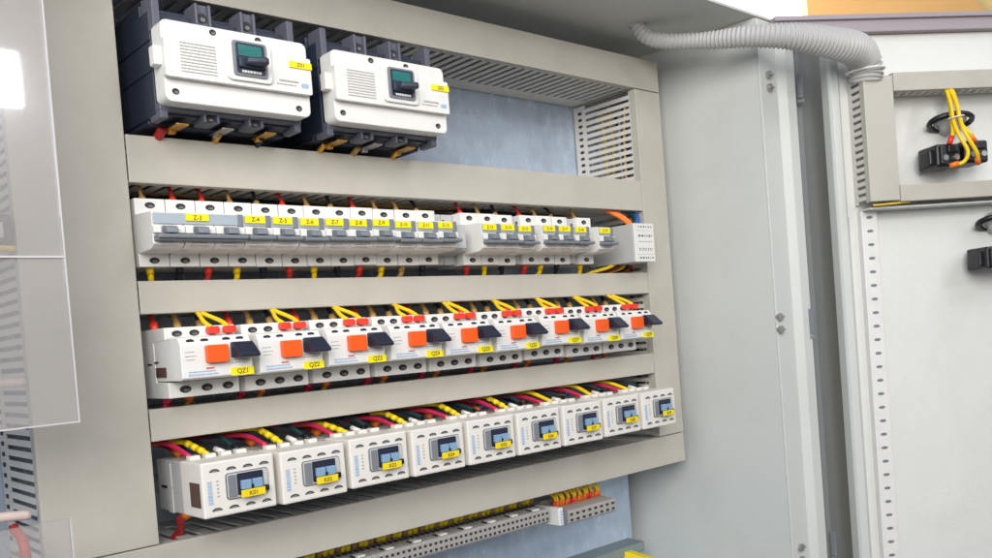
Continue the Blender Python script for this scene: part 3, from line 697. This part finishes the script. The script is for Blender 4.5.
# ------------------------------------------------------------------ hose
P = [(.668, -.020, .505), (.676, -.048, .4530), (.7165, -.10, .4400), (.739, -.16, .4315), (.773, -.205, .4235), (.828, -.232, .4150), (.868, -.236, .4130), (.8925, -.233, .4060), (.9010, -.232, .3920), (.9015, -.231, .3760)]
def hose():
    b = MB(); V = [Vector(p) for p in P]; E = [V[0]*2-V[1]]+V+[V[-1]*2-V[-2]]; D = []
    for i in range(1, len(E)-2):
        for k in range(60):
            t = k/60; a, c, d, e = E[i-1:i+3]
            D.append(.5*((2*c)+(d-a)*t+(2*a-5*c+4*d-e)*t*t+(3*c-a-3*d+e)*t**3))
    D.append(V[-1]); L = [0]
    for a, c in zip(D, D[1:]): L.append(L[-1]+(c-a).length)
    n = 740; Q = []; q = 0
    for i in range(n+1):
        s_ = L[-1]*i/n
        while q < len(L)-2 and L[q+1] < s_: q += 1
        Q.append(D[q].lerp(D[q+1], (s_-L[q])/max(1e-9, L[q+1]-L[q])))
    def rf(t):
        base = .0100+.0108*max(0, min(1, (t-.30)/.55))
        return base*(1+.075*math.sin(t*74*2*PI))
    b.tube(Q, .02, 20, sub=1, rf=rf)
    t = thing('corrugated_hose', 'grey ribbed plastic hose arching from cabinet roof to door duct', 'hose', P[-1])
    b.build('hose_tube', 'hose', t)
    b = MB()
    e = Vector(P[-1]); d = Vector((-.06, 0, 1)).normalized()
    b.tube([e+d*.014, e+d*.0162], .0255, 20, sub=1); b.build('cable_tie', 'white', t)
hose()

# ------------------------------------------------------------------ door ducts and buttons (door frame coordinates: s, -k, z)
t = droot('wiring_duct', 'short upright beige cable duct on the door with slotted flank', 'cable duct', .095, 0, .214, 'beige cable ducts on the open door')
b = DB(); b.box(.0740, .1165, -.0410, -.0385, .2150, .3810, .0008); b.box(.0740, .0756, -.0385, -.030, .2150, .3810); b.build('duct_cover', 'duct', t)
b = DB()
b.box(.0745, .0760, -.0375, -.033, .2150, .3810); b.box(.0745, .0760, -.008, -.0010, .2150, .3810); z = .219
while z < .376: b.box(.0745, .0760, -.033, -.008, z, z+.0055); z += .0098
b.build('slotted_side', 'ductin', t)
b = DB(); b.box(.1150, .1165, -.0385, -.001, .2155, .3805); b.build('inner_side', 'lightgrey', t)
def duct_d(z0, z1, label, s0=.1175, s1=.62):
    t = droot('wiring_duct', label, 'cable duct', s0, 0, z0, 'beige cable ducts on the open door')
    b = DB(); b.box(s0, s1, -.0410, -.0385, z0, z1, .0008); b.box(s0, s1, -.0385, -.030, z1-.0016, z1); b.box(s0, s1, -.0385, -.030, z0, z0+.0016); b.build('duct_cover', 'duct', t)
    for a in (z0+.0018, z1-.0033):
        b = DB(); b.box(s0, s1, -.008, -.001, a, a+.0015); b.box(s0, s1, -.0385, -.034, a, a+.0015); x = s0+.004
        while x < s1-.01:
            b.prism([(x, -.034), (x+.0065, -.034), (x+.0115, -.008), (x+.005, -.008)], a, a+.0015, 'z'); x += .0118
        b.build('slotted_side', 'ductin', t)
duct_d(.3600, .3845, 'upper horizontal beige cable duct on the open door')
duct_d(.2130, .2350, 'lower horizontal beige cable duct on the open door')
b = DB(); b.box(.078, .62, -.030, -.001, .2060, .2085, .0004); 
t = droot('duct_ledge', 'thin pale ledge under the lower duct on the door', 'bracket', .078, 0, .206); b.build('ledge', 'paint', t)
b = DB(); b.tube([(.080, -.036, .2105), (.105, -.037, .2112), (.135, -.034, .2125)], .0012, 6)
t = droot('cable', 'thin yellow cable at lower left corner of the door duct', 'cable', .08, .03, .21); b.build('insulation', 'wy', t)

def button(s, z, label):
    """legend-ring edge seen from behind and a pair of contact blocks hanging below it"""
    t = droot('push_button', label, 'push button', s, 0, z, 'push button backs on the open door')
    b = DB(); n = 28
    for k in range(n):      # oval collar, tilted forward off the door
        pass
    pts = [(s+.030*math.cos(2*PI*k/n), -.020-.020*math.sin(2*PI*k/n)*.9, z+.0072*math.sin(2*PI*k/n)) for k in range(n+1)]
    b.tube(pts, .0038, 8, sub=1); b.build('collar', 'black', t)
    b = DB(); pts = [(s+.021*math.cos(2*PI*k/n), -.019-.013*math.sin(2*PI*k/n), z+.0058*math.sin(2*PI*k/n)) for k in range(n+1)]
    b.tube(pts, .0022, 8, sub=1); b.build('inner_ring', 'steel', t)
    b = DB(); b.tube([(s+.004, -.001, z), (s+.004, -.020, z)], .015, 16, sub=1); b.build('button_shaft', 'lightgrey', t)
    for k in range(2):
        x = s-.046+k*.040; zz = z-.0655+k*.0030
        b = DB(); b.box(x, x+.036, -.052, -.010, zz, zz+.030, .003); b.box(x-.005+k*.036, x+.004+k*.036, -.044, -.020, zz+.004, zz+.024, .002)
        b.box(x+.004, x+.012, -.056, -.050, zz+.003, zz+.027, .0012); b.box(x+.016, x+.031, -.055, -.050, zz+.018, zz+.028, .0012)
        cb = b.build('contact_block', 'black', t)
        for q in range(2):
            b = DB(); b.disc(x+.010+q*.016, zz+.011, -.0575, -.052, .0038, .0038, 0); b.build('clamp_screw', 'steel' if q else 'midgrey', cb)
    return t
button(.2115, .3200, 'upper push button back with black contact blocks and yellow wires')
button(.2750, .1800, 'lower push button back with black contact block at the right picture edge')
yw = [
 [(.198, -.030, .372), (.1955, -.045, .340), (.193, -.052, .315), (.190, -.066, .292), (.198, -.070, .270), (.194, -.066, .257), (.180, -.060, .2540)],
 [(.202, -.030, .372), (.2000, -.050, .340), (.1985, -.058, .315), (.196, -.070, .294), (.209, -.072, .268), (.2175, -.062, .2560)],
 [(.206, -.030, .372), (.2045, -.045, .340), (.2030, -.050, .315), (.207, -.060, .298), (.217, -.058, .2860)],
 [(.200, -.030, .372), (.1975, -.040, .342), (.1955, -.045, .318), (.1880, -.056, .297), (.1830, -.056, .2850)]]
for i, p in enumerate(yw):
    t = droot('wire', 'yellow wire from the upper door duct ending %s of the contact blocks' % ['lower left', 'lower right', 'upper right', 'upper left'][i], 'wire', p[-1][0], -p[-1][1], p[-1][2], 'yellow wires on the door push button')
    b = DB(); b.tube(p, .0026, 8); b.build('insulation', 'wy', t)
    e = Vector(p[-1]); d = (Vector(p[-2])-e).normalized(); b = DB(); b.tube([e-d*.002, e+d*.009], .0036, 8, sub=1); b.build('ferrule', 'fo' if i != 3 else 'fr', t)
t = droot('cable_tie', 'white cable tie round the yellow wires on the door', 'cable tie', .198, .05, .319)
b = DB(); b.tube([(.187, -.050, .3175), (.190, -.058, .318), (.198, -.0625, .319), (.206, -.056, .320), (.2085, -.048, .320)], .0011, 6); b.build('strap', 'ww', t)
t = droot('cable', 'thin dark blue cable at the underside of the upper door duct', 'cable', .21, .03, .36)
b = DB(); b.tube([(.206, -.040, .352), (.214, -.028, .358), (.226, -.018, .368)], .0018, 6); b.build('insulation', 'wb', t)
t = droot('door_stud', 'small loose steel stud on the door panel below the contact blocks', 'stud', .178, 0, .2555)
b = DB(); b.tube([(.172, -.003, .2530), (.184, -.006, .2575)], .0016, 8, sub=1); b.build('stud_pin', 'steel', t)

# ------------------------------------------------------------------ clear sheets at the left
def sheet(x0, x1, z0, z1, y, label, crease=None):
    t = thing('clear_sheet', label, 'plastic sheet', (x1, y, z0), 'clear plastic sheets at the left')
    b = MB(); b.box(x0, x1-.0012, y-.001, y+.001, z0+.0012, z1); b.build('pane', 'sheet', t)
    b = MB(); b.box(x1-.0011, x1, y-.0012, y+.0012, z0, z1); b.box(x0, x1-.0011, y-.0012, y+.0012, z0, z0+.0011); b.build('edge_highlight', 'sheetedge', t)  # pale rim strips carry the edge's bright reflection in their colour
    if crease:
        b = MB(); b.box(x0, x1-.0015, y-.0022, y-.0011, crease-.0008, crease+.0006); b.build('crease', 'sheetedge', t)
sheet(-.5, -.0862, .0372, .60, -.10, 'large clear plastic sheet over the left duct, window mirrored in it', .1560)
sheet(-.5, -.0980, -.34, -.0298, -.10, 'small clear plastic piece in the lower left corner')
t = thing('relay_module', 'small dark module left of the wide duct, seen through the sheet', 'relay', (-.12, 0.0, .17))
b = MB(); b.box(-.145, -.0965, -.012, .05, .1765, .1995, .002); b.build('body', 'navy', t)
b = MB(); b.box(-.128, -.1035, -.0135, -.0122, .181, .193); b.build('front_label', 'lightgrey', t)
b = MB(); b.tube([(-.15, -.014, .1735), (-.118, -.018, .1725), (-.096, -.010, .1730)], .0022, 6)
solo(b, 'wire', 'wy', 'yellow wire under the small dark module at the left edge', 'wire', None, (-.12, 0, .173))
b = MB(); b.tube([(-.16, .015, .0655), (-.125, -.006, .0685), (-.0945, .004, .0680)], .0035, 8)
solo(b, 'cable_tie', 'pinkish', 'pale strap looped through slots of the left duct', 'cable tie', None, (-.11, 0, .067))
b = MB(); b.tube([(-.16, .0, -.036), (-.125, -.004, -.0345), (-.100, .0, -.0370)], .004, 8)
solo(b, 'cable', 'pinkish', 'pale pink cable at the lower left beside the duct', 'cable', None, (-.11, 0, -.036))
b = MB(); b.tube([(-.112, -.02, -.12), (-.110, -.02, -.060), (-.112, 0, -.045)], .004, 8)
solo(b, 'cable', 'wr', 'red cable behind the lower left clear piece', 'cable', None, (-.11, 0, -.06))

# ------------------------------------------------------------------ room behind and around
yaw = .7377
fwd = Vector((math.sin(yaw), math.cos(yaw), 0)); rgt = Vector((math.cos(yaw), -math.sin(yaw), 0)); O = Vector((-.2913, -.7847, .0769))
bx = thing('x', 'x', 'x', (0, 0, 0)); bpy.data.objects.remove(bx)
def bg(mb_pts, d0, d1, name, m):
    b = MB(); b.prism(mb_pts, d0, d1, 'y')
    T = Matrix.Translation(O) @ Matrix(((rgt.x, fwd.x, 0, 0), (rgt.y, fwd.y, 0, 0), (0, 0, 1, 0), (0, 0, 0, 1)))
    b.bm.transform(T); return b
b = bg([(-4, -1.4), (6, -1.4), (6, 3), (-4, 3)], 5.06, 5.15, 'wall', 'wall'); o = b.build('wall', 'wall'); o['kind'] = 'structure'
b = bg([(.9, 1.2), (1.775, 1.2), (1.79, 2.3), (.9, 2.3)], 5.0, 5.05, 'window', 'daylight')
solo(b, 'room_window', 'daylight', 'overexposed bright window in the room beyond the cabinet roof', 'window', None, tuple(O+fwd*5+rgt*1.3+Vector((0, 0, 1.2))))
b = bg([(1.80, 1.2), (3.1, 1.2), (2.70, 1.66), (2.55, 1.82), (2.4, 2.0), (1.80, 2.0)], 4.98, 5.05, 'panel', 'wood')
solo(b, 'timber_board', 'wood', 'orange timber board with slanted right edge on the far wall', 'board', None, tuple(O+fwd*5+rgt*2.2+Vector((0, 0, 1.2))))
b = MB(); b.box(-6, 8, -6.0, 6, -1.40, -1.38); o = b.build('floor', 'floor'); o['kind'] = 'structure'
b = MB(); b.box(-6, 6, -5.25, -5.15, -1.4, 2.6); o = b.build('room_wall', 'room'); o['kind'] = 'structure'
b = MB(); b.box(.85, 1.225, -5.03, -5.0, 1.58, 1.88)
t = thing('room_window', 'small bright window in the room mirrored in the clear sheet', 'window', (1.0, -5.02, 1.58))
b.build('pane', 'daylight2', t)
b = MB()
for k in range(8): b.box(.85, 1.225, -4.998, -4.992, 1.60+.036*k, 1.6035+.036*k)
b.build('blind_slat', 'room', t)

# ------------------------------------------------------------------ light
w = bpy.data.worlds.new('World'); bpy.context.scene.world = w; w.use_nodes = True
bgn = w.node_tree.nodes['Background']; bgn.inputs[0].default_value = (.74, .84, 1.0, 1); bgn.inputs[1].default_value = .72
def area(name, loc, tgt, size, power, col, sy=None):
    l = bpy.data.lights.new(name, 'AREA'); l.size = size; l.energy = power; l.color = col
    if sy: l.shape = 'RECTANGLE'; l.size_y = sy
    o = bpy.data.objects.new(name, l); C.objects.link(o); o.location = loc
    o.rotation_euler = (Vector(tgt)-Vector(loc)).to_track_quat('-Z', 'Y').to_euler(); return o
area('front_fill', (-.9, -2.3, .35), (.35, 0, .25), 1.8, 4, (1, .99, .98), 1.4)  # soft fill added from the camera side to lift the shadows
k_ = area('added_lamp', (-.85, -1.35, .78), (.50, 0, .42), 1.3, 17, (1, .985, .96), 1.0); k_.data.spread = R(105)  # added key light, no fixture there; spread favours the upper rows
area('added_lamp', (1.0, -2.6, 2.0), (1.0, -.1, .1), 1.4, 19, (1, .985, .96), .7)  # unseen light added to brighten the open door
area('added_lamp', (2.2, 2.0, 2.6), (3.6, 2.2, 1.6), 1.2, 105, (1, .95, .88))  # unseen light added to brighten the far wall and board

# ------------------------------------------------------------------ camera
cam = bpy.data.cameras.new('camera'); co = bpy.data.objects.new('camera', cam); C.objects.link(co)
bpy.context.scene.camera = co
pit, rol, f = -.0243388914, -.0768123340, 898.060277
cp_, sp_ = math.cos(pit), math.sin(pit)
F = Vector((math.sin(yaw)*cp_, math.cos(yaw)*cp_, sp_)); r1 = Vector((math.cos(yaw), -math.sin(yaw), 0)); u1 = r1.cross(F)
r2 = r1*math.cos(rol)+u1*math.sin(rol); u2 = -r1*math.sin(rol)+u1*math.cos(rol)
co.matrix_world = Matrix(((r2.x, u2.x, -F.x, -.291312451), (r2.y, u2.y, -F.y, -.784701692), (r2.z, u2.z, -F.z, .0768635322), (0, 0, 0, 1)))
cam.sensor_width = 36; cam.lens = f/992*36; cam.clip_start = .01; cam.clip_end = 60
cam.shift_x = -(505.59-496)/992; cam.shift_y = (355.97-279)/992
sc = bpy.context.scene
sc.view_settings.view_transform = 'Standard'; sc.view_settings.look = 'None'; sc.view_settings.gamma = 1
sc.view_settings.exposure = -.18
for o in C.objects:
    for k in ('_local', '_s'):
        if k in o: del o[k]
